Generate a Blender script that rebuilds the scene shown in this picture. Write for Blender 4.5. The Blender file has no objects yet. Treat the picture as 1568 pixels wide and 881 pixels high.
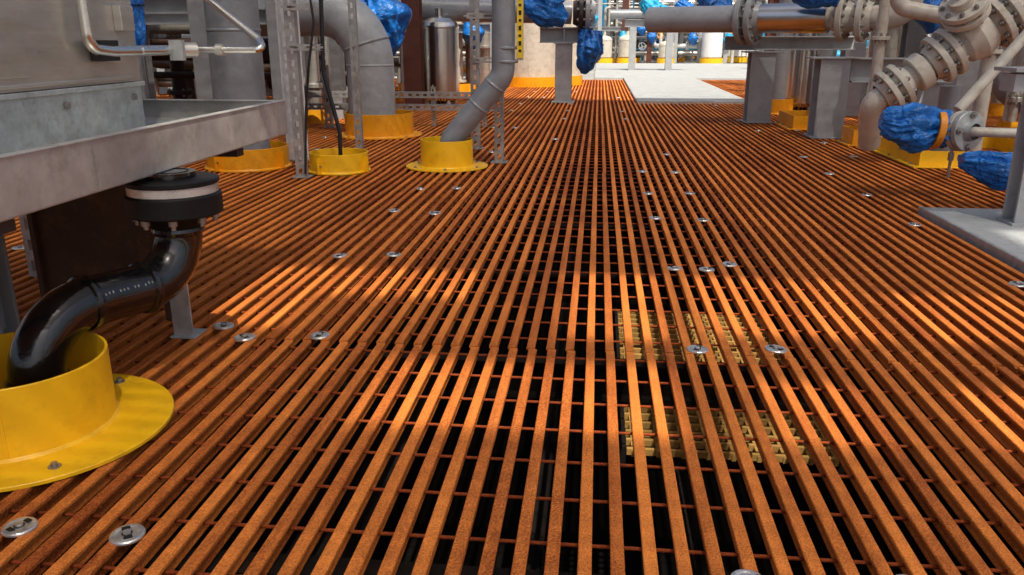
import bpy, math, random
from mathutils import Vector, Matrix, noise
random.seed(7)
R=random.Random(11)
sc=bpy.context.scene

# ------------------------------------------------------------ materials
def mat(name,col,rough=.5,metal=0.,var=.25,nscale=6.,bump=.15,bscale=60.,dirt=None,dirtamt=.4,stretch=(1,1,1),spec=.5,coat=0.,bdist=.01,dist=0.):
    m=bpy.data.materials.new(name); m.use_nodes=True
    nt=m.node_tree; N=nt.nodes; L=nt.links
    b=N['Principled BSDF']
    tc=N.new('ShaderNodeTexCoord'); mp=N.new('ShaderNodeMapping'); mp.inputs['Scale'].default_value=stretch
    L.new(tc.outputs['Object'],mp.inputs['Vector'])
    n1=N.new('ShaderNodeTexNoise'); n1.inputs['Scale'].default_value=nscale; n1.inputs['Detail'].default_value=7; n1.inputs['Roughness'].default_value=.65
    L.new(mp.outputs[0],n1.inputs['Vector'])
    r=N.new('ShaderNodeValToRGB'); r.color_ramp.elements[0].position=.3; r.color_ramp.elements[1].position=.7
    c0=[c*(1-var) for c in col]+[1]; c1=[min(1,c*(1+var*.6)) for c in col]+[1]
    r.color_ramp.elements[0].color=c0; r.color_ramp.elements[1].color=c1
    L.new(n1.outputs['Fac'],r.inputs[0]); out=r.outputs[0]
    if dirt:
        n3=N.new('ShaderNodeTexNoise'); n3.inputs['Scale'].default_value=nscale*2.3; n3.inputs['Detail'].default_value=9; n3.inputs['Roughness'].default_value=.75
        L.new(mp.outputs[0],n3.inputs['Vector'])
        r3=N.new('ShaderNodeValToRGB'); r3.color_ramp.elements[0].position=.50; r3.color_ramp.elements[1].position=.70
        r3.color_ramp.elements[0].color=(0,0,0,1); r3.color_ramp.elements[1].color=(dirtamt,)*3+(1,)
        L.new(n3.outputs['Fac'],r3.inputs[0])
        mx=N.new('ShaderNodeMix'); mx.data_type='RGBA'
        L.new(r3.outputs[0],mx.inputs[0]); L.new(out,mx.inputs[6]); mx.inputs[7].default_value=tuple(dirt)+(1,)
        out=mx.outputs[2]
    L.new(out,b.inputs['Base Color'])
    mr=N.new('ShaderNodeMapRange'); mr.inputs[3].default_value=max(.05,rough-.12); mr.inputs[4].default_value=min(1,rough+.15)
    L.new(n1.outputs['Fac'],mr.inputs[0]); L.new(mr.outputs[0],b.inputs['Roughness'])
    b.inputs['Metallic'].default_value=metal
    b.inputs['Specular IOR Level'].default_value=spec
    b.inputs['Coat Weight'].default_value=coat
    if bump>0:
        n2=N.new('ShaderNodeTexNoise'); n2.inputs['Scale'].default_value=bscale; n2.inputs['Detail'].default_value=4; n2.inputs['Distortion'].default_value=dist
        L.new(mp.outputs[0],n2.inputs['Vector'])
        bp=N.new('ShaderNodeBump'); bp.inputs['Strength'].default_value=bump; bp.inputs['Distance'].default_value=bdist
        L.new(n2.outputs['Fac'],bp.inputs['Height']); L.new(bp.outputs[0],b.inputs['Normal'])
    return m

PITCH=.065
def grating_mat(name,col,colb,scuff=True):
    m=bpy.data.materials.new(name); m.use_nodes=True
    nt=m.node_tree; N=nt.nodes; L=nt.links; b=N['Principled BSDF']
    tc=N.new('ShaderNodeTexCoord')
    sp=N.new('ShaderNodeSeparateXYZ'); L.new(tc.outputs['Object'],sp.inputs[0])
    d=N.new('ShaderNodeMath'); d.operation='DIVIDE'; d.inputs[1].default_value=PITCH; L.new(sp.outputs[0],d.inputs[0])
    f=N.new('ShaderNodeMath'); f.operation='ROUND'; L.new(d.outputs[0],f.inputs[0])
    wn=N.new('ShaderNodeTexWhiteNoise'); wn.noise_dimensions='1D'; L.new(f.outputs[0],wn.inputs['W'])
    mp=N.new('ShaderNodeMapping'); mp.inputs['Scale'].default_value=(6,1.0,6); L.new(tc.outputs['Object'],mp.inputs[0])
    n1=N.new('ShaderNodeTexNoise'); n1.inputs['Scale'].default_value=2.2; n1.inputs['Detail'].default_value=8; n1.inputs['Roughness'].default_value=.7; L.new(mp.outputs[0],n1.inputs['Vector'])
    n2=N.new('ShaderNodeTexNoise'); n2.inputs['Scale'].default_value=230; n2.inputs['Detail'].default_value=4; L.new(tc.outputs['Object'],n2.inputs['Vector'])
    n0=N.new('ShaderNodeTexNoise'); n0.inputs['Scale'].default_value=.9; n0.inputs['Detail'].default_value=4; L.new(tc.outputs['Object'],n0.inputs['Vector'])
    a=N.new('ShaderNodeMath'); a.operation='MULTIPLY_ADD'; a.inputs[1].default_value=.30; L.new(wn.outputs[0],a.inputs[0]); 
    mm=N.new('ShaderNodeMath'); mm.operation='MULTIPLY'; mm.inputs[1].default_value=.85; L.new(n1.outputs['Fac'],mm.inputs[0]); L.new(mm.outputs[0],a.inputs[2])
    a1=N.new('ShaderNodeMath'); a1.operation='MULTIPLY_ADD'; a1.inputs[1].default_value=.5; L.new(n0.outputs['Fac'],a1.inputs[0]); L.new(a.outputs[0],a1.inputs[2])
    a2=N.new('ShaderNodeMath'); a2.operation='MULTIPLY_ADD'; a2.inputs[1].default_value=.9; L.new(n2.outputs['Fac'],a2.inputs[0]); L.new(a1.outputs[0],a2.inputs[2])
    r=N.new('ShaderNodeMapRange'); r.inputs[1].default_value=.90; r.inputs[2].default_value=1.60
    L.new(a2.outputs[0],r.inputs[0])
    mc=N.new('ShaderNodeMix'); mc.data_type='RGBA'; L.new(r.outputs[0],mc.inputs[0]); mc.inputs[6].default_value=tuple(col)+(1,); mc.inputs[7].default_value=tuple(colb)+(1,)
    out=mc.outputs[2]
    if scuff:
        n3=N.new('ShaderNodeTexNoise'); n3.inputs['Scale'].default_value=3.3; n3.inputs['Detail'].default_value=9; n3.inputs['Roughness'].default_value=.8
        L.new(mp.outputs[0],n3.inputs['Vector'])
        r3=N.new('ShaderNodeValToRGB'); r3.color_ramp.elements[0].position=.64; r3.color_ramp.elements[1].position=.76
        r3.color_ramp.elements[0].color=(0,0,0,1); r3.color_ramp.elements[1].color=(.6,.6,.6,1); L.new(n3.outputs['Fac'],r3.inputs[0])
        mx=N.new('ShaderNodeMix'); mx.data_type='RGBA'; L.new(r3.outputs[0],mx.inputs[0]); L.new(out,mx.inputs[6]); mx.inputs[7].default_value=(.55,.36,.22,1); out=mx.outputs[2]
    L.new(out,b.inputs['Base Color']); b.inputs['Roughness'].default_value=.7; b.inputs['Specular IOR Level'].default_value=.2
    bp=N.new('ShaderNodeBump'); bp.inputs['Strength'].default_value=.9; bp.inputs['Distance'].default_value=.005
    L.new(n2.outputs['Fac'],bp.inputs['Height']); L.new(bp.outputs[0],b.inputs['Normal'])
    return m

M={}
M['grate']=grating_mat('orange_fibreglass',(.22,.036,.007),(1.0,.31,.055))
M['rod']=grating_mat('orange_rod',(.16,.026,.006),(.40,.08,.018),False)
M['lowgrate']=mat('yellow_mesh',(.42,.24,.07),.75,var=.5,spec=.1)
M['yellow']=mat('yellow_paint',(.96,.54,.008),.42,var=.06,nscale=4,bump=.06,dirt=(.45,.22,.02),dirtamt=.4)
M['orangey']=mat('orange_yellow_paint',(.92,.39,.008),.4,var=.1,nscale=4,bump=.05,dirt=(.35,.13,.02),dirtamt=.45)
M['black']=mat('black_rubber_paint',(.005,.005,.006),.16,var=.4,bump=.6,bscale=14,coat=.6,dirt=(.05,.05,.048),dirtamt=.2)
M['blackfl']=mat('black_cast_iron',(.010,.010,.011),.55,var=.3,bump=.2,spec=.25)
M['cable']=mat('black_cable',(.015,.016,.02),.45)
M['steel']=mat('brushed_stainless',(.62,.60,.55),.32,.75,var=.16,nscale=2.5,bump=.06,bscale=40,stretch=(1,1,6),dirt=(.50,.43,.33),dirtamt=.5)
M['chrome']=mat('bright_steel_band',(.62,.61,.58),.3,.3,var=.2,nscale=10)
M['tray']=mat('weathered_stainless',(.50,.49,.465),.42,.4,var=.35,nscale=4,bump=.12,bscale=18,dirt=(.27,.22,.17),dirtamt=.55)
M['galv']=mat('galvanised_steel',(.48,.51,.51),.42,.35,var=.28,nscale=14,bump=.1,dirt=(.25,.22,.17),dirtamt=.5)
M['strut']=mat('strut_steel',(.42,.41,.39),.42,.4,var=.3,nscale=12,dirt=(.2,.12,.07),dirtamt=.6)
M['greypaint']=mat('grey_paint',(.38,.395,.41),.38,0,var=.12,nscale=4,bump=.05,dirt=(.18,.16,.15),dirtamt=.45)
M['pipegrey']=mat('pipe_grey',(.27,.285,.31),.34,.15,var=.2,nscale=5,bump=.08,dirt=(.5,.5,.48),dirtamt=.25)
M['cream']=mat('cream_paint',(.58,.54,.46),.4,0,var=.15,nscale=5,bump=.05,dirt=(.24,.16,.09),dirtamt=.55)
M['white']=mat('white_paint',(.78,.79,.79),.4,0,var=.1,dirt=(.35,.3,.25),dirtamt=.4)
M['polish']=mat('polished_jacket',(.72,.70,.66),.2,1,var=.2,nscale=2,bump=.15,bscale=9)
M['bolt']=mat('bolt_steel',(.36,.34,.32),.35,.7,var=.4,nscale=40)
M['clip']=mat('clip_stainless',(.68,.66,.63),.3,.7,var=.35,nscale=45,bump=.3,bscale=90)
M['dark']=mat('dark_steel',(.05,.045,.042),.5,.2,var=.4,dirt=(.12,.05,.025),dirtamt=.7)
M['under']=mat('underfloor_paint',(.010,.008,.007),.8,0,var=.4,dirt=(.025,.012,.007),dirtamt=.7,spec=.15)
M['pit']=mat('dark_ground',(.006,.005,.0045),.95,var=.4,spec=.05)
M['rust']=mat('rust_brown',(.085,.04,.022),.6,.1,var=.4,nscale=4,dirt=(.18,.08,.03),dirtamt=.7)
M['redsteel']=mat('red_oxide',(.10,.03,.018),.5,var=.3,dirt=(.05,.03,.02),dirtamt=.6)
M['copper']=mat('brown_pipe',(.24,.15,.10),.38,.4,var=.3,dirt=(.1,.05,.03),dirtamt=.5)
M['blue']=mat('blue_tarpaulin',(.005,.17,.60),.36,0,var=.35,nscale=9,bump=1.0,bscale=9,coat=.15,bdist=.05,dist=1.2)
M['cyan']=mat('cyan_sheet',(.02,.40,.70),.4,0,var=.3,nscale=4,bump=.8,bscale=7,bdist=.06,dist=1.)
M['strap']=mat('orange_strap',(.85,.3,.02),.5)
M['concrete']=mat('concrete',(.42,.44,.44),.8,0,var=.16,nscale=3,bump=.3,bscale=45,dirt=(.25,.23,.21),dirtamt=.5)
M['ground']=mat('ground_concrete',(.36,.36,.35),.85,0,var=.25,nscale=.6,bump=.2,dirt=(.2,.18,.16),dirtamt=.5)
M['label']=mat('yellow_label',(.9,.62,.02),.5,var=.05)
M['ink_cutout']=mat('black_ink_cutout_shade',(.01,.01,.01),.6,var=.1)  # also used as painted shade in the clip cutouts
M['mark']=mat('paint_marking',(.28,.28,.26),.6,var=.3,nscale=60)

# ------------------------------------------------------------ mesh builder
class MB:
    def __init__(s): s.v=[];s.f=[];s.m=[];s.sm=[];s.mats=[]
    def mi(s,k):
        if k not in s.mats: s.mats.append(k)
        return s.mats.index(k)
    def add(s,vs,fs,k,sm=False):
        o=len(s.v); s.v+= [tuple(v) for v in vs]; i=s.mi(k)
        for f in fs: s.f.append([o+a for a in f]); s.m.append(i); s.sm.append(sm)
    def box(s,c,sz,k,rot=None):
        x,y,z=[a/2 for a in sz]; c=Vector(c)
        vs=[Vector(p) for p in [(-x,-y,-z),(x,-y,-z),(x,y,-z),(-x,y,-z),(-x,-y,z),(x,-y,z),(x,y,z),(-x,y,z)]]
        if rot is not None: vs=[rot@v for v in vs]
        s.add([c+v for v in vs],[(0,3,2,1),(4,5,6,7),(0,1,5,4),(1,2,6,5),(2,3,7,6),(3,0,4,7)],k)
    def bb(s,x0,x1,y0,y1,z0,z1,k): s.box(((x0+x1)/2,(y0+y1)/2,(z0+z1)/2),(abs(x1-x0),abs(y1-y0),abs(z1-z0)),k)
    def tube(s,path,r,k,n=20,caps=True,fn=None):
        P=[Vector(p) for p in path]; m=len(P)
        rs=r if isinstance(r,(list,tuple)) else [r]*m
        T=[]
        for i in range(m):
            a=P[max(0,i-1)];b=P[min(m-1,i+1)]; T.append((b-a).normalized())
        u=T[0].orthogonal().normalized(); vs=[]
        for i in range(m):
            u=(u-T[i]*u.dot(T[i])).normalized(); w=T[i].cross(u)
            for j in range(n):
                a=2*math.pi*j/n; d=u*math.cos(a)+w*math.sin(a)
                rr=rs[i]*(fn(i/(m-1),a,P[i]+d*rs[i]) if fn else 1)
                vs.append(P[i]+d*rr)
        fs=[(i*n+j,i*n+(j+1)%n,(i+1)*n+(j+1)%n,(i+1)*n+j) for i in range(m-1) for j in range(n)]
        s.add(vs,fs,k,True)
        if caps:
            s.add(vs[:n],[tuple(range(n-1,-1,-1))],k); s.add(vs[-n:],[tuple(range(n))],k)
    def lathe(s,c,ax,prof,k,n=32,u0=None):
        c=Vector(c);ax=Vector(ax).normalized(); u=ax.orthogonal().normalized(); w=ax.cross(u)
        for (r0,h0),(r1,h1) in zip(prof[:-1],prof[1:]):
            vs=[]
            for (r,h) in ((r0,h0),(r1,h1)):
                for j in range(n):
                    a=2*math.pi*j/n; vs.append(c+ax*h+(u*math.cos(a)+w*math.sin(a))*r)
            s.add(vs,[(j,(j+1)%n,n+(j+1)%n,n+j) for j in range(n)],k,True)
    def flange(s,c,ax,Rr,t,k,nb=8,bk='bolt',bs=.018,hub=0.,bl=.03):
        c=Vector(c);ax=Vector(ax).normalized()
        h=t/2; b=t*.08
        s.lathe(c,ax,[(0.001,-h),(Rr-b,-h),(Rr,-h+b),(Rr,h-b),(Rr-b,h),(0.001,h)],k)
        if hub>0: s.lathe(c,ax,[(hub*1.25,h),(hub,h+t*1.2)],k); s.lathe(c,-ax,[(hub*1.25,h),(hub,h+t*1.2)],k)
        u=ax.orthogonal().normalized(); w=ax.cross(u)
        for i in range(nb):
            a=2*math.pi*(i+.5)/nb; p=c+(u*math.cos(a)+w*math.sin(a))*Rr*.8
            s.tube([p-ax*(h+bl*.6),p+ax*(h+bl*.6)],bs,bk,6)
            s.tube([p-ax*(h+bl),p+ax*(h+bl)],bs*.55,bk,8)
    def hbeam(s,p0,p1,w,d,k,tf=.014,side=None):
        p0=Vector(p0);p1=Vector(p1);ax=(p1-p0);Ln=ax.length;ax.normalize()
        sd=Vector(side) if side else (Vector((1,0,0)) if abs(ax.x)<.9 else Vector((0,1,0)))
        sd=(sd-ax*sd.dot(ax)).normalized(); ot=ax.cross(sd)
        rot=Matrix((sd,ot,ax)).transposed(); c=(p0+p1)/2
        s.box(c+ot*(d/2-tf/2),(w,tf,Ln),k,rot); s.box(c-ot*(d/2-tf/2),(w,tf,Ln),k,rot)
        s.box(c,(tf*.8,d-2*tf,Ln),k,rot)
    def strut(s,p0,p1,w,k='strut',face=(0,-1,0)):
        p0=Vector(p0);p1=Vector(p1);ax=p1-p0;Ln=ax.length;ax.normalize(); fc=Vector(face); fc=(fc-ax*fc.dot(ax)).normalized(); sd=ax.cross(fc)
        rot=Matrix((sd,fc,ax)).transposed(); t=.004; c=(p0+p1)/2
        for q in (-1,1):
            s.box(c+sd*q*(w*.5-t/2)-fc*w*.4,(t,w*.8,Ln),k,rot)
            s.box(c+sd*q*(w*.33)+fc*t*.5,(w*.34,t,Ln),k,rot)
        n=max(2,int(Ln/.085))
        for i in range(n+1):
            s.box(p0+ax*(Ln*i/n)+fc*t*.45,(w*.32,t*.9,.045),k,rot)
    def wheel(s,c,ax,Rw,k,rt=.012):
        c=Vector(c);ax=Vector(ax).normalized(); u=ax.orthogonal().normalized(); w=ax.cross(u)
        s.tube([c+(u*math.cos(2*math.pi*i/28)+w*math.sin(2*math.pi*i/28))*Rw for i in range(29)],rt,k,10,False)
        for i in range(3):
            a=2*math.pi*i/3; s.tube([c,c+(u*math.cos(a)+w*math.sin(a))*Rw],rt*.8,k,8)
        s.tube([c-ax*.02,c+ax*.03],rt*2,k,12)
    def finish(s,name,bevel=0,loc=None,parent=None):
        me=bpy.data.meshes.new(name); me.from_pydata(s.v,[],s.f); 
        for k in s.mats: me.materials.append(M[k])
        me.polygons.foreach_set('material_index',s.m); me.polygons.foreach_set('use_smooth',s.sm); me.update()
        o=bpy.data.objects.new(name,me); sc.collection.objects.link(o)
        if bevel:
            b=o.modifiers.new('bevel','BEVEL'); b.width=bevel; b.segments=2; b.limit_method='ANGLE'
        return o

def fillet(pts,r,n=10):
    P=[Vector(p) for p in pts]; out=[P[0]]
    rs=r if isinstance(r,(list,tuple)) else [r]*len(P)
    for i in range(1,len(P)-1):
        a=(P[i-1]-P[i]);b=(P[i+1]-P[i]); la=a.length;lb=b.length;a.normalize();b.normalize()
        ang=a.angle(b); d=min(rs[i]/math.tan(ang/2),la*.49,lb*.49); rr=d*math.tan(ang/2)
        bis=(a+b).normalized(); C=P[i]+bis*(rr/math.sin(ang/2))
        s0=(P[i]+a*d-C);s1=(P[i]+b*d-C); tot=s0.angle(s1)
        axx=s0.cross(s1).normalized()
        for j in range(n+1): out.append(C+Matrix.Rotation(tot*j/n,3,axx)@s0)
    out.append(P[-1]); return out

def tarp(mb,path,rad,k='blue',seed=0,n=64,m=46,amp=.3):
    P=[Vector(p) for p in path]; pts=[];rs=[]
    L=[0]
    for a,b in zip(P[:-1],P[1:]): L.append(L[-1]+(b-a).length)
    for i in range(m):
        t=L[-1]*i/(m-1); j=0
        while j<len(P)-2 and t>L[j+1]: j+=1
        f=(t-L[j])/(L[j+1]-L[j]); pts.append(P[j].lerp(P[j+1],f)); rs.append(rad[j]*(1-f)+rad[j+1]*f)
    def fn(t,a,p):
        # broad sag + lengthwise pleats that gather toward the tied ends + fine crumple ridges
        q=Vector((math.cos(a)*.9+seed*3.1,math.sin(a)*.9+seed,t*1.2))
        tw=a+1.1*t
        q2=Vector((math.cos(tw)*2.6+seed,math.sin(tw)*2.6,t*.9))
        q3=Vector((math.cos(tw)*3.4-seed,math.sin(tw)*3.4,t*4.5))
        e=.5+abs(t-.5)*1.4
        return 1+amp*(noise.noise(q)*1.0-abs(noise.noise(q2))*1.5*e+.3-.75*abs(noise.noise(q3)))
    mb.tube(pts,rs,k,n,True,fn)

def weld(mb,c,ax,r,k): mb.lathe(c,ax,[(r,-.012),(r+.004,-.006),(r+.005,0),(r+.004,.006),(r,.012)],k,28)

# ------------------------------------------------------------ floor grating
def bar(mb,x,y0,y1,z,w=.028,d=.040):
    h=w/2; t=.009; s_=.0045
    prof=[(-h,-.002),(-h+.002,0),(h-.002,0),(h,-.002),(h,-t),(s_,-t-.003),(s_,-d+.008),(h*.6,-d+.004),(h*.6,-d),(-h*.6,-d),(-h*.6,-d+.004),(-s_,-d+.008),(-s_,-t-.003),(-h,-t)]
    n=len(prof)
    vs=[(x+p,y0,z+q) for p,q in prof]+[(x+p,y1,z+q) for p,q in prof]
    fs=[(i,(i+1)%n,n+(i+1)%n,n+i) for i in range(n)]+[tuple(range(n-1,-1,-1)),tuple(range(n,2*n))]
    mb.add(vs,fs,'grate')
GX0,GX1,GY0,GY1=-8.,8.,-1.2,21.
fl=MB()
joints=[-1.2,2.56,6.3,10.1,13.45,17.3,21.]
nb=int((GX1-GX0)/PITCH)
for yi in range(len(joints)-1):
    ya,yb=joints[yi]+.004,joints[yi+1]-.004
    for i in range(nb+1):
        k=round(GX0/PITCH)+i
        x=k*PITCH
        pr=random.Random(yi*1000+k//19)
        z=pr.uniform(-.0025,.0015); sx=pr.uniform(-.004,.004)
        if yi>=4 and .62<x<2.4: continue
        if 1.93<x<3.6 and yi in(0,1):
            for (a,b) in ((ya,min(yb,3.42)),(max(ya,5.04),yb)):
                if b-a>.05: bar(fl,x+sx,a,b,z)
            continue
        bar(fl,x+sx+R.uniform(-.0015,.0015),ya+R.uniform(-.003,.003),yb+R.uniform(-.003,.003),z)
y=GY0+.08
while y<GY1:
    for (a,b) in ([(GX0,GX1)] if not (3.42<y<5.04) else [(GX0,1.93),(3.6,GX1)]):
        fl.tube([(a,y,-.023),(b,y,-.023)],.0042,'rod',8)
    y+=.174
fl.finish('floor_grating')

# lower walkway mesh below grating
lw=MB()
x=.14
while x<.74: lw.bb(x-.006,x+.006,2.25,3.6,-.22,-.20,'lowgrate'); x+=.075
y=2.26
while y<3.6: lw.bb(.12,.74,y-.007,y+.007,-.217,-.197,'lowgrate'); y+=.06
lw.bb(.10,.118,2.25,3.6,-.26,-.19,'under'); lw.bb(.745,.765,2.25,3.6,-.26,-.19,'under')
lw.finish('lower_walkway_mesh')

# support beams under floor
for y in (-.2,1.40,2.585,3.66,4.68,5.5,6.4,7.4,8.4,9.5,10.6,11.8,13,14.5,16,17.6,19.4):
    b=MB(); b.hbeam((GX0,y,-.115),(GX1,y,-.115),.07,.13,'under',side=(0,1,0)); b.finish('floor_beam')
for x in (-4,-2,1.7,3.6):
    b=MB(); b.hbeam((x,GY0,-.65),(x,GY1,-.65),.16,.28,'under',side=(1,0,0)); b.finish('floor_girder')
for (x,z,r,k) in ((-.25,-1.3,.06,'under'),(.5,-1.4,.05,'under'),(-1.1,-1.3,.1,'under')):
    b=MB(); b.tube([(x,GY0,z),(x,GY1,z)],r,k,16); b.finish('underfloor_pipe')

# clips
cl=MB()
def clip(x,y,z=0):
    r=.036*R.uniform(.93,1.05); tl=Vector((R.uniform(-.05,.05),R.uniform(-.05,.05),1))
    cl.lathe((x,y,z+.003),tl,[(r,-.004),(r,0),(r*.93,.003),(r*.72,.0045),(r*.6,.0025),(.011,.0025)],'clip',22)
    cl.tube([(x,y,z+.003),(x,y,z+.011)],.0085,'clip',6)
    cl.lathe((x,y,z+.004),tl,[(.0115,.0024),(.001,.0024)],'dark',14)  # dark disc paints the shaded recess round the bolt
    a0=R.uniform(0,3)
    for q in (0,math.pi):
        a=a0+q; rot=Matrix.Rotation(a,3,'Z')
        cl.box(Vector((x,y,z+.0065))+rot@Vector((.0195,0,0)),(.011,.017,.003),'ink_cutout',rot)  # black boxes on top stand for the shade inside the clip's cutouts
rows=[1.39,2.585,3.66,4.68,5.5,6.4,7.4,8.4,9.5,10.6,11.8,13,14.5,16]
for y in rows:
    for x in (-2.86,-2.62,-1.21,-.97,.346,.596,1.78,2.2,3.4):
        if 1.9<x<3.6 and 3.4<y<5.05: continue
        if y<2 and 0<x<.5: continue
        yy=y+R.uniform(-.06,.06) if y>2 else y+R.uniform(-.01,.01)
        if (-1.3<x<.8 and y<7) or R.random()<.5: clip(round(x/PITCH)*PITCH+PITCH/2+R.uniform(-.012,.012) ,yy)
    if y>7 and R.random()<.6: clip(-.42,y+.02)
clip(-1.32,2.66); clip(.51,3.6); clip(-1.25,1.30); clip(1.79,3.5); clip(.315,1.37)
cl.finish('grating_clips')

# ------------------------------------------------------------ ground with pit
g=MB(); B=400; zg=-.03; D=-2.2
xs=[-B,GX0,GX1,B]; ys=[-B,GY0,GY1,B]
for i in range(3):
    for j in range(3):
        if i==1 and j==1: continue
        g.add([(xs[i],ys[j],zg),(xs[i+1],ys[j],zg),(xs[i+1],ys[j+1],zg),(xs[i],ys[j+1],zg)],[(0,1,2,3)],'ground')
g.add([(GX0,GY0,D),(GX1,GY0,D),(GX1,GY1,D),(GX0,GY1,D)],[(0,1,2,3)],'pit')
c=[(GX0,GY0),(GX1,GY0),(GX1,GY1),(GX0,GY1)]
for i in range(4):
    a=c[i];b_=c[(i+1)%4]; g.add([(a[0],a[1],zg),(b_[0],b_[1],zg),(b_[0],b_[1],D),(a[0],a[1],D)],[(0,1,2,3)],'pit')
g.finish('ground')
s=MB(); s.bb(.62,2.38,13.45,21.3,-.06,.035,'concrete'); s.finish('concrete_walkway',.01)
s=MB(); s.bb(-.1,5.5,21.32,33,-.06,.03,'concrete'); s.finish('concrete_walkway',.01)
s=MB(); s.bb(1.95,3.6,3.44,5.02,-.10,.03,'concrete'); s.bb(1.93,1.95,3.42,5.04,-.10,.034,'galv'); s.bb(1.95,3.6,3.42,3.44,-.1,.034,'galv'); s.finish('equipment_plinth',.006)

# ------------------------------------------------------------ pipe sleeves
def sleeve(x,y,r,h,Rf,k='yellow',nbolt=4,dirx=0,t=.008,tabs=False):
    s=MB(); n=56
    s.lathe((x,y,0),(0,0,1),[(r,.004),(r,h-.002),(r-.002,h),(r-t+.002,h),(r-t,h-.002),(r-t,-.02)],k,n)
    s.lathe((x+dirx,y,0),(0,0,1),[(Rf,.002),(Rf,.010),(Rf-.002,.012)],k,n)
    vs=[];m=n
    for j in range(m):
        a=2*math.pi*j/m; vs.append((x+dirx+(Rf-.002)*math.cos(a),y+(Rf-.002)*math.sin(a),.012))
    for j in range(m):
        a=2*math.pi*j/m; vs.append((x+(r-t)*math.cos(a),y+(r-t)*math.sin(a),.012))
    s.add(vs,[(j,(j+1)%m,m+(j+1)%m,m+j) for j in range(m)],k)
    s.lathe((x,y,0),(0,0,1),[(r+.007,.012),(r,.02)],k,n)
    for i in range(nbolt):
        a=2*math.pi*(i+.62)/nbolt; rr=(r+Rf)/2+.01
        p=Vector((x+dirx*.7+rr*math.cos(a),y+rr*math.sin(a),.012))
        s.tube([p,p+Vector((0,0,.003))],.015,'bolt',12); s.tube([p,p+Vector((0,0,.012))],.008,'bolt',6)
    s.box((x+r*math.cos(-1.1),y+r*math.sin(-1.1),h/2+.01),(.004,.006,h-.03),k,Matrix.Rotation(-1.1,3,'Z'))
    if tabs:
        for a in (-.35,2.6,-1.9):
            rot=Matrix.Rotation(a,3,'Z'); p=Vector((x,y,0))+rot@Vector((r+.025,0,0))
            s.box(p+Vector((0,0,h*.45)),(.05,.008,h*.8),k,rot)
            s.box(p+Vector((0,0,h*.45))+rot@Vector((0,.012,0)),(.012,.016,.012),'bolt',rot)
    return s.finish('pipe_sleeve')
sleeve(-1.50,1.84,.225,.20,.345,dirx=.03,nbolt=3)
sleeve(-1.194,6.51,.21,.22,.33,nbolt=6)
sleeve(-2.30,8.62,.36,.24,.45,'orangey')
sleeve(-1.99,6.2,.225,.15,.24,'yellow',0,tabs=True)
sleeve(-2.79,6.35,.32,.17,.34,'orangey',0,tabs=True)
sleeve(2.45,11.7,.2,.2,.27,'orangey')

# black drain pipe
p=MB(); r=.071
fx,fy=-1.285,2.36
path=fillet([(fx,fy,.61),(fx,fy,.275),(-1.47,1.88,.295),(-1.47,1.88,-.3)],[0,.15,.17,0],14)
p.tube(path,r,'black',32)
p.flange((fx,fy,.513),(0,0,1),.140,.066,'blackfl',8,bs=.014,bl=.03)
p.lathe((fx,fy,.455),(0,0,1),[(r,-.02),(.085,0),(.105,.03)],'blackfl',36)
p.lathe((fx,fy,.546),(0,0,1),[(.130,0),(.132,.002),(.132,.026),(.130,.028)],'chrome',40)
p.lathe((fx,fy,.574),(0,0,1),[(.134,0),(.137,.003),(.137,.013),(.133,.016),(.06,.018),(.05,.038)],'blackfl',36)
d_=(Vector((-1.47,1.88,.295))-Vector((fx,fy,.275))).normalized()
A_=Vector((fx,fy,.275)); B_=Vector((-1.47,1.88,.295))
for pt,ax in (((fx,fy,.43),(0,0,1)),(A_+d_*.15,d_),(B_-d_*.17,d_),((-1.47,1.88,.12),(0,0,1))):
    p.lathe(pt,ax,[(r,-.014),(r+.007,-.010),(r+.009,0),(r+.007,.010),(r,.014)],'black',32)
side_=d_.cross(Vector((0,0,1))).normalized()
if side_.x<0: side_=-side_
n_=(side_+Vector((0,0,.45))).normalized()
for i in range(14):
    if i in (3,6,10): continue
    q=(A_+d_*.17).lerp(B_-d_*.19,i/13)
    p.box(q+n_*(r+.0002)+Vector((0,0,R.uniform(-.002,.002))),(.004,.002,.007),'mark',n_.to_track_quat('Y','Z').to_matrix())
p.finish('drain_pipe')

# drain pan
t=MB(); X1=-1.30;X0=-2.7;Y0=.35;Y1=3.38;zb=.612;zt=.744
t.bb(X1-.004,X1,Y0,Y1,zb,zt,'tray'); t.bb(X0,X1-.004,Y1-.004,Y1,zb,zt,'tray')
t.bb(X0,X1-.004,Y0,Y0+.004,zb,zt,'tray'); t.bb(X0,X0+.004,Y0+.004,Y1-.004,zb,zt,'tray')
t.bb(X0+.004,X1-.004,Y0+.004,Y1-.004,zb+.055,zb+.060,'tray')
t.bb(X1-.030,X1+.003,Y0,Y1,zt,zt+.004,'tray'); t.bb(X0,X1-.03,Y1-.03,Y1+.003,zt,zt+.004,'tray')
t.bb(X1-.05,X1-.004,Y0+.1,Y1-.1,zb-.004,zb,'tray'); t.bb(X0,X1-.004,Y1-.05,Y1-.004,zb-.004,zb,'tray')
t.bb(X1+.0005,X1+.0025,2.0,2.008,zb+.004,zt-.002,'strut')
for yy in (.9,1.7,3.0): t.bb(X0+.01,X1-.06,yy,yy+.06,zb-.05,zb,'dark')
t.finish('drain_pan',.002)
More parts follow.
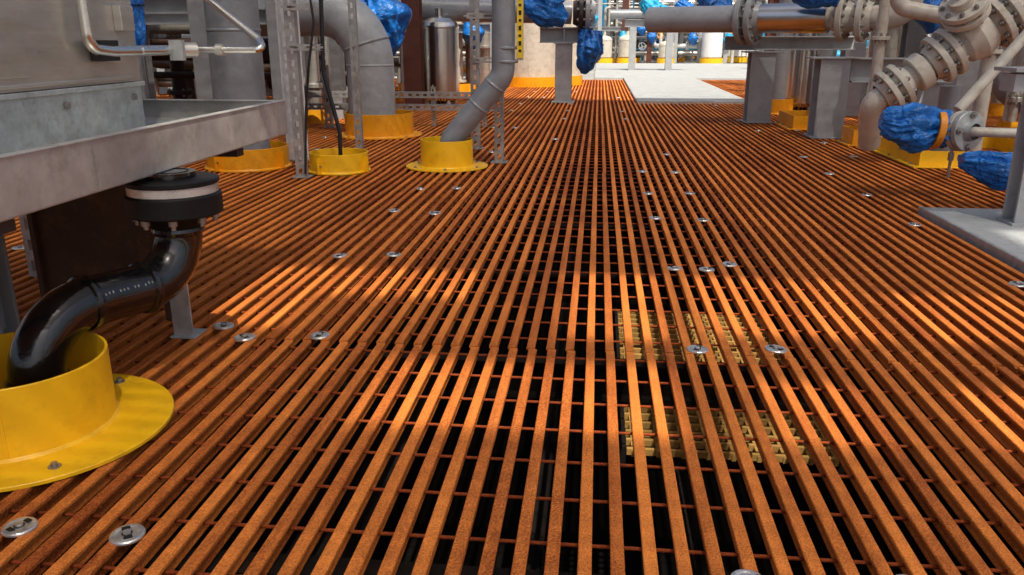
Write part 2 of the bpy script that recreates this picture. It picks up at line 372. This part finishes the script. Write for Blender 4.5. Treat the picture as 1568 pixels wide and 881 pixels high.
# cabinet on the pan
c=MB(); xc=-1.62;yc=2.84
c.bb(xc-.9,xc,.45,yc,zb+.062,.835,'galv')
c.bb(xc-.92,xc+.012,.43,yc+.012,.835,.85,'galv')
c.bb(xc-.9,xc+.002,.45,yc+.002,.852,1.75,'steel')
c.bb(xc+.003,xc+.010,.5,yc-.06,.862,.872,'steel')
c.bb(xc+.003,xc+.007,.5,2.25,.89,1.7,'steel')
for yy in (1.2,1.8,2.4,2.78): c.tube([(xc,yy,.80),(xc+.012,yy,.80)],.012,'bolt',6)
c.bb(xc+.002,xc+.03,2.72,2.80,1.02,1.10,'steel'); c.bb(xc+.002,xc+.045,2.56,2.66,.925,.99,'ink_cutout')
c.finish('equipment_cabinet',.004)
tb=MB(); rt=.0135
tb.tube(fillet([(-1.58,2.50,1.35),(-1.58,2.50,.965),(-1.575,2.62,.955),(-1.54,2.9,.955)],.05,8),rt*1.3,'polish',14)
tb.tube(fillet([(-1.55,2.75,.955),(-1.50,3.0,.955),(-1.22,3.0,.955),(-1.25,3.04,.99),(-1.50,3.12,1.16),(-1.62,3.14,1.4)],[0,.05,.025,.02,.05,0],8),rt,'polish',12)
tb.tube([(-1.50,2.93,.955),(-1.46,2.965,.955)],.028,'steel',6); tb.tube([(-1.40,3.0,.955),(-1.37,3.0,.955)],.022,'steel',6)
tb.box((-1.50,2.9,.955),(.05,.02,.07),'galv')
tb.finish('instrument_tubing')
# supports of the pan
l=MB(); l.bb(-1.44,-1.37,2.53,2.538,0,zb-.006,'galv'); l.bb(-1.44,-1.432,2.538,2.60,0,zb-.006,'galv'); l.bb(-1.45,-1.36,2.52,2.61,0,.008,'galv'); l.tube([(-1.405,2.52,.2),(-1.405,2.542,.2)],.011,'bolt',6); l.finish('pan_leg',.002)
l=MB(); l.hbeam((-2.07,2.5,0),(-2.07,2.5,zb-.05),.10,.10,'greypaint'); l.bb(-2.16,-1.98,2.4,2.6,0,.012,'greypaint'); l.finish('pan_leg',.002)
l=MB(); l.strut((-2.42,3.2,0),(-2.42,3.2,zb-.05),.06,'strut'); l.finish('pan_leg')
l=MB(); l.bb(-2.02,-1.56,2.72,2.73,.06,.60,'rust'); l.bb(-2.04,-1.54,2.705,2.72,.58,.61,'rust'); l.bb(-1.56,-1.53,2.70,2.76,0,.6,'rust'); l.bb(-2.04,-2.02,2.70,2.76,0,.6,'rust'); l.finish('splash_panel',.002)

# ------------------------------------------------------------ left middle objects
p=MB(); rp=.2
p.tube([(-2.81,6.35,-.3),(-2.81,6.35,3.2)],rp,'pipegrey',40); weld(p,(-2.81,6.35,1.05),(0,0,1),rp,'pipegrey'); p.finish('vertical_pipe')
p=MB(); p.hbeam((-2.52,6.75,0),(-2.52,6.75,3.2),.14,.14,'white'); p.bb(-2.63,-2.41,6.64,6.86,0,.015,'greypaint'); p.finish('support_column',.003)
def strutpost(x,y,w,h=3.0,arm=None):
    s=MB(); s.strut((x,y,.008),(x,y,h),w); s.bb(x-w*.9,x+w*.9,y-.03,y+.09,0,.008,'strut'); s.tube([(x+w*.6,y,.008),(x+w*.6,y,.025)],.012,'bolt',6)
    if arm:
        for z,l in arm: s.strut((x-.02,y-.03,z),(x+l,y-.03,z),.045)
    s.finish('slotted_strut_post')
strutpost(-2.177,5.86,.075,3,[(.93,.22),(1.2,.2)])
strutpost(-2.03,6.9,.06,3)
strutpost(-.80,6.75,.075,3,[(1.16,-.25)])
strutpost(-1.12,7.6,.08,3,[(.8,.3)])
strutpost(-3.08,9.3,.08,3)
s=MB()
for z in (.22,.36): s.strut((-3.6,9.5,z),(-1.15,9.5,z),.07)
for x in (-3.5,-2.9,-1.9,-1.3): s.strut((x,9.56,0),(x,9.56,.45),.05)
s.finish('slotted_strut_rail')
s=MB(); s.tube(fillet([(-1.99,6.2,-.3),(-1.97,6.2,.3),(-2.07,6.2,.75),(-2.05,6.2,1.3),(-2.0,6.3,3)],.3,6),.016,'cable',12); s.finish('black_cable')
s=MB(); s.tube(fillet([(-2.03,5.8,1.6),(-1.98,5.8,1.1),(-2.04,5.8,.8),(-2.1,5.85,.5),(-2.14,5.85,.03)],.2,6),.009,'cable',10); s.finish('black_cable')
# insulated elbow
p=MB(); re=.245
pa=fillet([(-2.37,8.62,-.3),(-2.37,8.62,1.25),(-4.2,9.0,1.25)],.52,16); p.tube(pa,re,'greypaint',40)
weld(p,(-2.37,8.62,.72),(0,0,1),re,'greypaint'); weld(p,(-2.53,8.66,1.1),(-.72,.1,.70),re,'greypaint'); weld(p,(-2.40,8.62,.93),(-.3,0,.95),re,'greypaint')
p.finish('elbow_pipe')
# bent grey pipe
p=MB(); rg=.09
pa=fillet([(-1.26,6.5,-.25),(-1.15,6.5,.22),(-.735,6.5,.72),(-.715,6.5,3)],[0,.12,.17,0],10); p.tube(pa,rg,'pipegrey',32)
weld(p,(-.716,6.5,.92),(0,0,1),rg,'pipegrey'); weld(p,(-.93,6.5,.485),(.64,0,.77),rg,'pipegrey'); weld(p,(-.716,6.5,.82),(0,0,1),rg+.003,'pipegrey')
weld(p,(-.80,6.5,.642),(.6,0,.8),rg,'pipegrey')
p.finish('bent_pipe')
s=MB(); s.box((-.60,6.45,1.12),(.045,.006,.55),'label'); 
for i in range(9): s.box((-.60,6.445,.90+i*.055),(.02,.003,.032 if i%2 else .018),'ink_cutout')
s.box((-.60,6.462,1.12),(.05,.012,.58),'galv'); s.finish('marker_sign')
# blue tarpaulin wraps
def wrap(name,path,rad,seed,k='blue',strap=None,amp=.35):
    s=MB(); tarp(s,path,rad,k,seed,amp=amp)
    for (c,ax,r) in (strap or []): s.lathe(c,ax,[(r*.8,-.02),(r,-.02),(r,.02),(r*.8,.02)],'strap',24)
    s.finish(name)
wrap('tarpaulin_wrap',[(-2.7,9.9,1.55),(-2.55,9.8,1.2),(-2.45,9.8,.85),(-2.42,9.8,.78)],[.12,.32,.17,.04],1,amp=.5)
wrap('tarpaulin_wrap',[(-.75,10.6,1.55),(-.62,10.6,1.3),(-.42,10.6,1.18)],[.28,.22,.1],2,amp=.45)
wrap('tarpaulin_wrap',[(-.1,13.2,1.1),(-.12,13.2,.85),(-.22,13.2,.55),(-.24,13.2,.45)],[.16,.24,.14,.04],3,amp=.55)
wrap('tarpaulin_wrap',[(-2.1,3.6,1.4),(-2.1,3.6,1.12),(-2.04,3.6,.96)],[.1,.10,.03],4)
# stainless vessels
def vessel(x,y,r,z0,z1,k,base=None,name='process_vessel',legs=True):
    s=MB(); s.lathe((x,y,0),(0,0,1),[(r*.5,z0-.1),(r*.9,z0-.05),(r,z0),(r,z1),(r*.93,z1+r*.2),(r*.6,z1+r*.42),(r*.2,z1+r*.5),(.001,z1+r*.5)],k,40)
    s.lathe((x,y,0),(0,0,1),[(r+.008,z1-.03),(r+.01,z1-.01),(r+.008,z1+.01)],k,40)
    s.tube([(x,y,z1+r*.4),(x,y,z1+r*.9)],r*.2,k,16)
    if base: s.lathe((x,y,0),(0,0,1),[(r*1.12,0),(r*1.12,.2),(r*1.02,.2)],base,40)
    else:
        for a in (.6,2.2,3.8,5.4): s.tube([(x+r*.8*math.cos(a),y+r*.8*math.sin(a),0),(x+r*.8*math.cos(a),y+r*.8*math.sin(a),z0+.05)],.03,'galv',10)
    return s.finish(name)
vessel(-2.42,12.8,.29,.12,1.15,'polish')
vessel(-1.40,17.9,.5,.2,2.6,'cream','orangey','storage_vessel')
vessel(-.62,18.4,.25,.2,2.6,'cream','orangey','storage_vessel')
# T column
def tcol(x,y,w,ztop,bl,br,k='greypaint',name='support_column'):
    s=MB(); s.hbeam((x,y,.015),(x,y,ztop),w,w,k,.018); s.bb(x-w*.7,x+w*.7,y-w*.7,y+w*.7,0,.015,k)
    s.bb(x-w*.6,x+w*.6,y-w*.6,y+w*.6,ztop,ztop+.012,k)
    s.hbeam((x-bl,y,ztop+.012+w*.45),(x+br,y,ztop+.012+w*.45),w,w*.9,k,.018,side=(0,1,0))
    for q in (-1,1):
        s.bb(x-.006,x+.006,y+q*w*.1,y+q*w*.49,ztop+.03,ztop+w*.88-.01,k)
        for qq in (-1,1): s.tube([(x+q*w*.35,y+qq*w*.35,.015),(x+q*w*.35,y+qq*w*.35,.05)],.018,'bolt',6)
    s.finish(name,.003)
tcol(-.55,13.4,.26,.90,.38,.45)
p=MB(); p.tube([(-3.4,13.0,1.42),(-.45,13.4,1.36)],.17,'pipegrey',28); p.flange((-.3,13.4,1.36),(1,.05,0),.30,.07,'dark',10,bs=.03,hub=.17); p.flange((-.2,13.41,1.36),(1,.05,0),.30,.07,'greypaint',10,bs=.03,hub=.17)
p.finish('flanged_pipe')

# ------------------------------------------------------------ right side
def hcol(x,y,w,h,k='cream',cap=True):
    s=MB(); s.hbeam((x,y,.015),(x,y,h),w,w,k,.018); s.bb(x-w*.62,x+w*.62,y-w*.62,y+w*.62,0,.015,k)
    if cap: s.bb(x-w*.8,x+w*.8,y-w*.6,y+w*.6,h,h+.016,k)
    for q in (-1,1): s.bb(x+q*.03,x+q*w*.48,y-w*.45,y-w*.43+.006,h-.25,h-.01,k)
    return s
hcol(1.95,10.46,.28,.82,'greypaint').finish('support_column',.003)
s=hcol(2.37,8.92,.29,.79,'greypaint'); s.hbeam((2.54,8.86,.68),(3.3,8.86,.68),.2,.24,'greypaint',.016,side=(0,1,0)); s.finish('support_column',.003)
hcol(3.35,9.0,.25,.55,'greypaint').finish('support_column',.003)
s=MB(); s.hbeam((1.5,10.46,.93),(3.0,10.46,.93),.2,.16,'greypaint',.016,side=(0,1,0)); s.finish('pipe_support_beam',.003)
p=MB()
d=Vector((.86,-.5,0)).normalized()
p0=Vector((1.65,10.1,1.2))
p.tube([p0-d*1.2,p0+d*.25],.15,'greypaint',28); 
p.flange(p0,d,.29,.06,'greypaint',12,bs=.026,hub=.15); p.flange(p0+d*.12,d,.29,.06,'greypaint',12,bs=.026,hub=.15)
p.tube([p0+d*.2,p0+d*.95],.16,'polish',28)
p.tube([p0+d*.95,p0+d*1.2],.13,'cream',28)
p.flange(p0+d*1.1,d,.25,.06,'cream',12,bs=.024,hub=.14); p.flange(p0+d*1.30,d,.25,.06,'cream',12,bs=.024,hub=.14)
p.tube(fillet([p0+d*1.3,p0+d*1.75,p0+d*1.75+Vector((0,0,1.5))],.2,10),.12,'cream',28)
p.finish('flanged_pipeline')
wrap('tarpaulin_wrap',[(1.45,12.2,1.7),(1.6,12.2,1.45),(1.75,12,1.3)],[.15,.22,.05],6)
wrap('tarpaulin_wrap',[(2.05,9.4,1.62),(2.2,9.3,1.45),(2.45,9.2,1.38)],[.2,.16,.08],7)
p=MB(); p.tube([(2.45,11.7,-.2),(2.45,11.7,1.9)],.1,'greypaint',24); p.finish('vertical_pipe')
vessel(2.83,12.1,.21,.12,1.5,'polish')
vessel(6.2,18,.62,.2,3,'white',None,'storage_vessel')
# yellow kickplates
s=MB()
def kick(x0,x1,y0,y1,h,k='yellow'):
    for a in ((x0,x1,y0,y0+.008),(x0,x1,y1-.008,y1),(x0,x0+.008,y0+.009,y1-.009),(x1-.008,x1,y0+.009,y1-.009)): s.bb(*a,.004,h,k)
    s.bb(x0-.06,x1+.06,y0-.06,y0-.001,.002,.010,k); s.bb(x0-.06,x0-.001,y0,y1,.002,.010,k)
    for yy in (y0+.1,(y0+y1)/2,y1-.1): s.tube([(x0-.03,yy,.01),(x0-.03,yy,.025)],.012,'bolt',6)
kick(2.58,3.7,6.85,8.1,.13); s.finish('kick_plate',.001)
s=MB(); kick(2.45,2.85,8.2,8.6,.15,'orangey'); s.finish('kick_plate',.001)
s=MB(); kick(2.2,2.7,9.6,10.4,.15,'orangey'); s.finish('kick_plate',.001)
for (x,y,r,k,z) in ((3.0,7.5,.09,'pipegrey',.6),(3.35,7.7,.06,'cream',1.6),(2.65,8.4,.05,'cream',1.8)):
    s=MB(); s.tube([(x,y,-.3),(x,y,z)],r,k,24); s.flange((x,y,z*.55),(0,0,1),r*1.7,.035,k,6,bs=.015); s.finish('vertical_pipe')
# angled valve top right
p=MB(); a=Vector((2.33,7.0,.58)); b=Vector((3.3,7.0,1.30)); d=(b-a).normalized()
p.tube([a,b],.10,'cream',28)
p.flange(a,d,.185,.045,'cream',8,bs=.022,hub=.11); p.flange(a+d*.09,d,.185,.045,'cream',8,bs=.022,hub=.11)
p.flange(a+d*.26,d,.15,.10,'cream',0)
p.flange(a+d*.42,d,.20,.05,'cream',8,bs=.024,hub=.12)
p.flange(a+d*.52,d,.20,.05,'cream',8,bs=.024,hub=.12)
p.lathe(a+d*.72,d,[(.1,-.15),(.17,-.1),(.2,0),(.17,.1),(.1,.15)],'cream',32)
p.flange(a+d*.9,d,.23,.05,'cream',10,bs=.026,hub=.13); p.flange(a+d*1.0,d,.23,.05,'cream',10,bs=.026,hub=.13)
nrm=Vector((-.55,-.5,.65)).normalized(); q=a+d*.72
p.tube([q,q+nrm*.42],.09,'cream',24); p.flange(q+nrm*.25,nrm,.17,.045,'cream',8,bs=.02,hub=.1); p.flange(q+nrm*.33,nrm,.17,.045,'cream',8,bs=.02)
p.tube([q+nrm*.3,q+nrm*.6],.03,'steel',16)
p.tube(fillet([a,a-d*.16,a-d*.16+Vector((.1,.25,-.35))],.08,8),.09,'cream',24)
p.finish('angled_valve')
p=MB(); p.tube([(2.3,5.6,.55),(3.2,5.9,1.6)],.035,'cream',16); p.finish('diagonal_brace')
p=MB(); p.tube(fillet([(2.55,7.9,1.9),(2.6,7.9,1.25),(3.1,7.8,1.15),(3.2,7.8,1.9)],.12,8),.07,'cream',24); p.finish('process_pipe')
# blue wrapped valve with flange
yv=5.5
wrap('tarpaulin_wrap',[(1.80,yv,.50),(1.84,yv,.495),(1.89,yv,.475),(1.97,yv,.47),(2.04,yv,.45),(2.14,yv,.44),(2.22,yv,.44)],[.05,.085,.095,.12,.135,.105,.11],9,strap=[((2.145,yv,.44),(1,0,-.1),.118)],amp=.42)
p=MB(); fa=Vector((.45,-.88,.05)); fc=Vector((2.31,yv-.06,.435))
p.flange(fc,fa,.125,.035,'galv',4,bs=.022,hub=.05); p.flange(fc-fa.normalized()*.045,fa,.125,.035,'cream',4,bs=.022)
p.tube([(2.15,yv,.44),fc-fa.normalized()*.05],.06,'cream',20)
p.tube([fc,fc+fa.normalized()*.06,fc+Vector((.12,-.05,0)),(3.3,yv-.12,.42)],.03,'cream',20); p.tube([(2.24,yv-.05,.36),(2.24,yv-.05,.14)],.01,'bolt',8); p.tube([(2.24,yv-.05,.3),(2.24,yv-.05,.25)],.018,'bolt',6)
p.finish('flanged_valve')
wrap('tarpaulin_wrap',[(2.2,5.2,.29),(2.28,5.2,.28),(2.42,5.15,.235),(2.52,5.12,.225),(2.7,5.1,.20)],[.05,.08,.105,.085,.10],12,strap=[((2.52,5.12,.22),(1,0,-.2),.10)],amp=.4)
# column on plinth
s=hcol(2.32,4.62,.15,.80,'greypaint',False); s.bb(2.1,2.6,4.5,4.75,.80,.82,'greypaint'); s.bb(2.12,2.6,4.54,4.70,.70,.79,'greypaint')
o=s.finish('support_column',.002); o.location.z=.03

# ------------------------------------------------------------ background plant
def rack(name,x0,x1,y0,y1,seed,pal,zmax=2.2,nh=14,nv=10,ncol=4,nt=3,tk='blue',rr=(.03,.13),nw=3):
    q=random.Random(seed); s=MB()
    for i in range(ncol):
        x=x0+(x1-x0)*i/(max(1,ncol-1))
        for y in (y0,y1):
            w=q.choice([.16,.2,.25]); s.hbeam((x,y,0),(x,y,zmax+1.4),w,w,'greypaint' if q.random()<.7 else 'redsteel')
    for z in (1.25+q.uniform(-.1,.1),zmax+.3):
        for y in (y0,y1): s.hbeam((x0,y,z),(x1,y,z),.14,.16,'greypaint',side=(0,1,0))
    for i in range(nh):
        y=q.uniform(y0,y1);z=q.uniform(.25,zmax);r=q.uniform(*rr);k=q.choice(pal)
        a=q.uniform(x0,x0+(x1-x0)*.4);b=q.uniform(x0+(x1-x0)*.55,x1)
        s.tube(fillet([(a,y,q.choice([0,zmax+1])),(a,y,z),(b,y,z),(b,y+q.uniform(-.5,.5),q.choice([0,zmax+1]))],r*2.2,6),r,k,16)
        for j in range(q.randint(0,3)):
            fx=q.uniform(a,b); s.flange((fx,y,z),(1,0,0),r*1.8,.04,k,6,bs=.015); s.flange((fx+.06,y,z),(1,0,0),r*1.8,.04,k,6,bs=.015)
    for i in range(nv):
        x=q.uniform(x0,x1);y=q.uniform(y0,y1);r=q.uniform(*rr);k=q.choice(pal)
        s.tube([(x,y,0),(x,y,zmax+1.2)],r,k,14)
        zf=q.uniform(.2,1.4); s.flange((x,y,zf),(0,0,1),r*1.8,.05,k,6,bs=.018)
        if q.random()<.5: s.lathe((x,y,0),(0,0,1),[(r*2,0),(r*2,.16),(r*1.9,.16)],'orangey',20)
    for i in range(nt):
        x=q.uniform(x0,x1);y=y0-.1;z=q.uniform(.7,1.7)
        tarp(s,[(x,y,z+.25),(x+.05,y,z),(x+.1,y,z-.25)],[.1,q.uniform(.15,.28),.05],q.choice([tk,'blue']),q.random()*20,24,16)
    for i in range(nw):
        x=q.uniform(x0,x1);z=q.uniform(.6,1.6); s.tube([(x,y0+.3,z),(x,y0-.25,z)],.025,'steel',8); s.wheel((x,y0-.25,z),(q.uniform(-.4,.4),-1,.2),q.uniform(.1,.18),q.choice(['dark','greypaint','orangey']))
    s.finish(name)
dk=['dark','pipegrey','copper','rust','dark','cream','steel','dark']
lt=['cream','white','greypaint','pipegrey','steel','cream','polish']
rack('pipe_rack',-8,-3.3,8.6,10.4,1,dk,2.0,12,9,4,2)
rack('pipe_rack',-9,-2.7,12.2,14.5,2,dk,2.2,18,14,5,3)
rack('pipe_rack',-10,-1.9,15.5,19.5,3,dk,2.4,24,20,6,5)
rack('pipe_rack',-4.8,-3.4,4.6,7.2,9,dk,1.8,7,4,2,0)
rack('pipe_rack',-8,-4.2,4.8,7.2,4,dk,1.8,9,6,3,1)
rack('pipe_rack',3.3,9,11.5,13.5,5,lt,2.0,14,12,5,2)
rack('pipe_rack',3.5,10.5,15,18,6,lt,2.4,18,14,5,3,'cyan')
rack('pipe_rack',3.9,7.5,7.8,10,7,lt,2.0,8,7,3,1)
rack('pipe_rack',5.6,16,21.5,26,8,lt,3,24,20,6,6,'cyan')
rack('pipe_rack',-12,-.6,22,28,10,dk+lt,3,34,28,7,8,'cyan',(.05,.2))
rack('pipe_rack',-1,7,34.5,38,15,lt+['cyan','dark'],2.6,26,30,9,14,'cyan',(.025,.10),10)
rack('pipe_rack',-2,14,39,44,12,lt+['cyan','blue','cyan'],3.2,46,44,9,30,'cyan',(.04,.22),8)
rack('pipe_rack',-14,22,46,56,13,lt+['cyan','greypaint'],6,60,60,12,50,'cyan',(.06,.4))
for (x,y,r,h,k,b_) in ((1.1,34,.35,.9,'cream','yellow'),(2.6,33.6,.3,.7,'cream','yellow'),(4.4,34,.4,1.2,'white','yellow'),(3.4,38,.45,2.8,'white',None),(.2,33.5,.3,.9,'cream','yellow'),(5.6,36,.5,2.5,'white','yellow')):
    vessel(x,y,r,.25,h,k,b_,'distant_vessel')
s=MB()
for x in (1.0,2.1): s.hbeam((x,26,0),(x,26,1.3),.2,.2,'greypaint')
s.hbeam((.75,26,1.4),(2.45,26,1.4),.2,.22,'greypaint',side=(0,1,0)); s.tube([(.3,26,1.65),(3,26,1.65)],.14,'pipegrey',20); tarp(s,[(1.3,26,2.1),(1.6,26,1.7),(2.1,26,1.62)],[.2,.35,.2],'cyan',4); tarp(s,[(2.3,26,2.0),(2.6,25.9,1.7),(2.9,25.9,1.5)],[.15,.25,.1],'blue',8); s.finish('pipe_portal_frame')

# ------------------------------------------------------------ unseen slatted screen, added to dim the sun and cast sun patches
sd=Vector((.20,-.45,.87)).normalized(); H=10.
ox=sd.x/sd.z*H; oy=sd.y/sd.z*H
holes=[(-1.66,-1.1,2.66,3.46),(-1.10,-.50,3.02,3.46),(-.12,.30,2.66,3.46),(.42,1.05,2.72,3.44),(1.14,1.66,2.75,3.3),
(-.66,.26,1.92,2.40),(.5,.80,1.95,2.36),(1.05,1.6,1.9,2.36),(2.1,2.6,3.6,4.4),(1.8,2.0,2.2,2.4),
(-3.6,-2.5,9.6,10.4),(2.6,3.6,10.8,11.6),(3,5,8.8,9.4)]
gx0,gx1,gy0,gy1=-7.5,6.5,-3.,14.
s=MB(); y=gy0; dp=.08; dw=.060
while y<gy1:
    segs=[(gx0,gx1)]
    for (a,b,c_,d_) in holes:
        if c_<y<d_:
            ns=[]
            for (u,v) in segs:
                if b<=u or a>=v: ns.append((u,v)); continue
                if u<a: ns.append((u,a))
                if v>b: ns.append((b,v))
            segs=ns
    for (u,v) in segs: s.bb(u+ox,v+ox,y+oy,y+oy+dw,H,H+.01,'greypaint')
    y+=dp
for yy in (gy0+oy+.2,gy1+oy-.2):
    s.hbeam((gx0+ox,yy,H-.17),(gx1+ox,yy,H-.17),.2,.3,'greypaint',side=(0,1,0))
    for xx in (gx0+ox+.2,gx1+ox-.2): s.hbeam((xx,yy,0),(xx,yy,H-.33),.3,.3,'greypaint')
s.finish('added_sun_screen')

# ------------------------------------------------------------ light
w=bpy.data.worlds.new('World'); sc.world=w; w.use_nodes=True
nt=w.node_tree; bg=nt.nodes['Background']; sk=nt.nodes.new('ShaderNodeTexSky'); sk.sky_type='NISHITA'; sk.sun_disc=False
el=math.asin(sd.z); az=math.atan2(sd.x,sd.y)
sk.sun_elevation=el; sk.sun_rotation=az; sk.dust_density=6.0; sk.air_density=.8; sk.ozone_density=.5
nt.links.new(sk.outputs[0],bg.inputs[0]); bg.inputs[1].default_value=.145
L=bpy.data.lights.new('sun','SUN'); L.energy=5; L.angle=math.radians(.55); L.color=(1,.93,.80)
lo=bpy.data.objects.new('sun',L); sc.collection.objects.link(lo); lo.rotation_euler=sd.to_track_quat('Z','Y').to_euler()
# ------------------------------------------------------------ camera
cd=bpy.data.cameras.new('camera'); cd.lens=28.7; cd.sensor_width=36; cd.clip_start=.05; cd.clip_end=1500
co=bpy.data.objects.new('camera',cd); sc.collection.objects.link(co); co.location=(0,0,1)
co.rotation_euler=(math.radians(90-17.06),0,math.radians(5.85)); sc.camera=co
sc.view_settings.view_transform='Standard'; sc.view_settings.look='None'; sc.view_settings.exposure=0
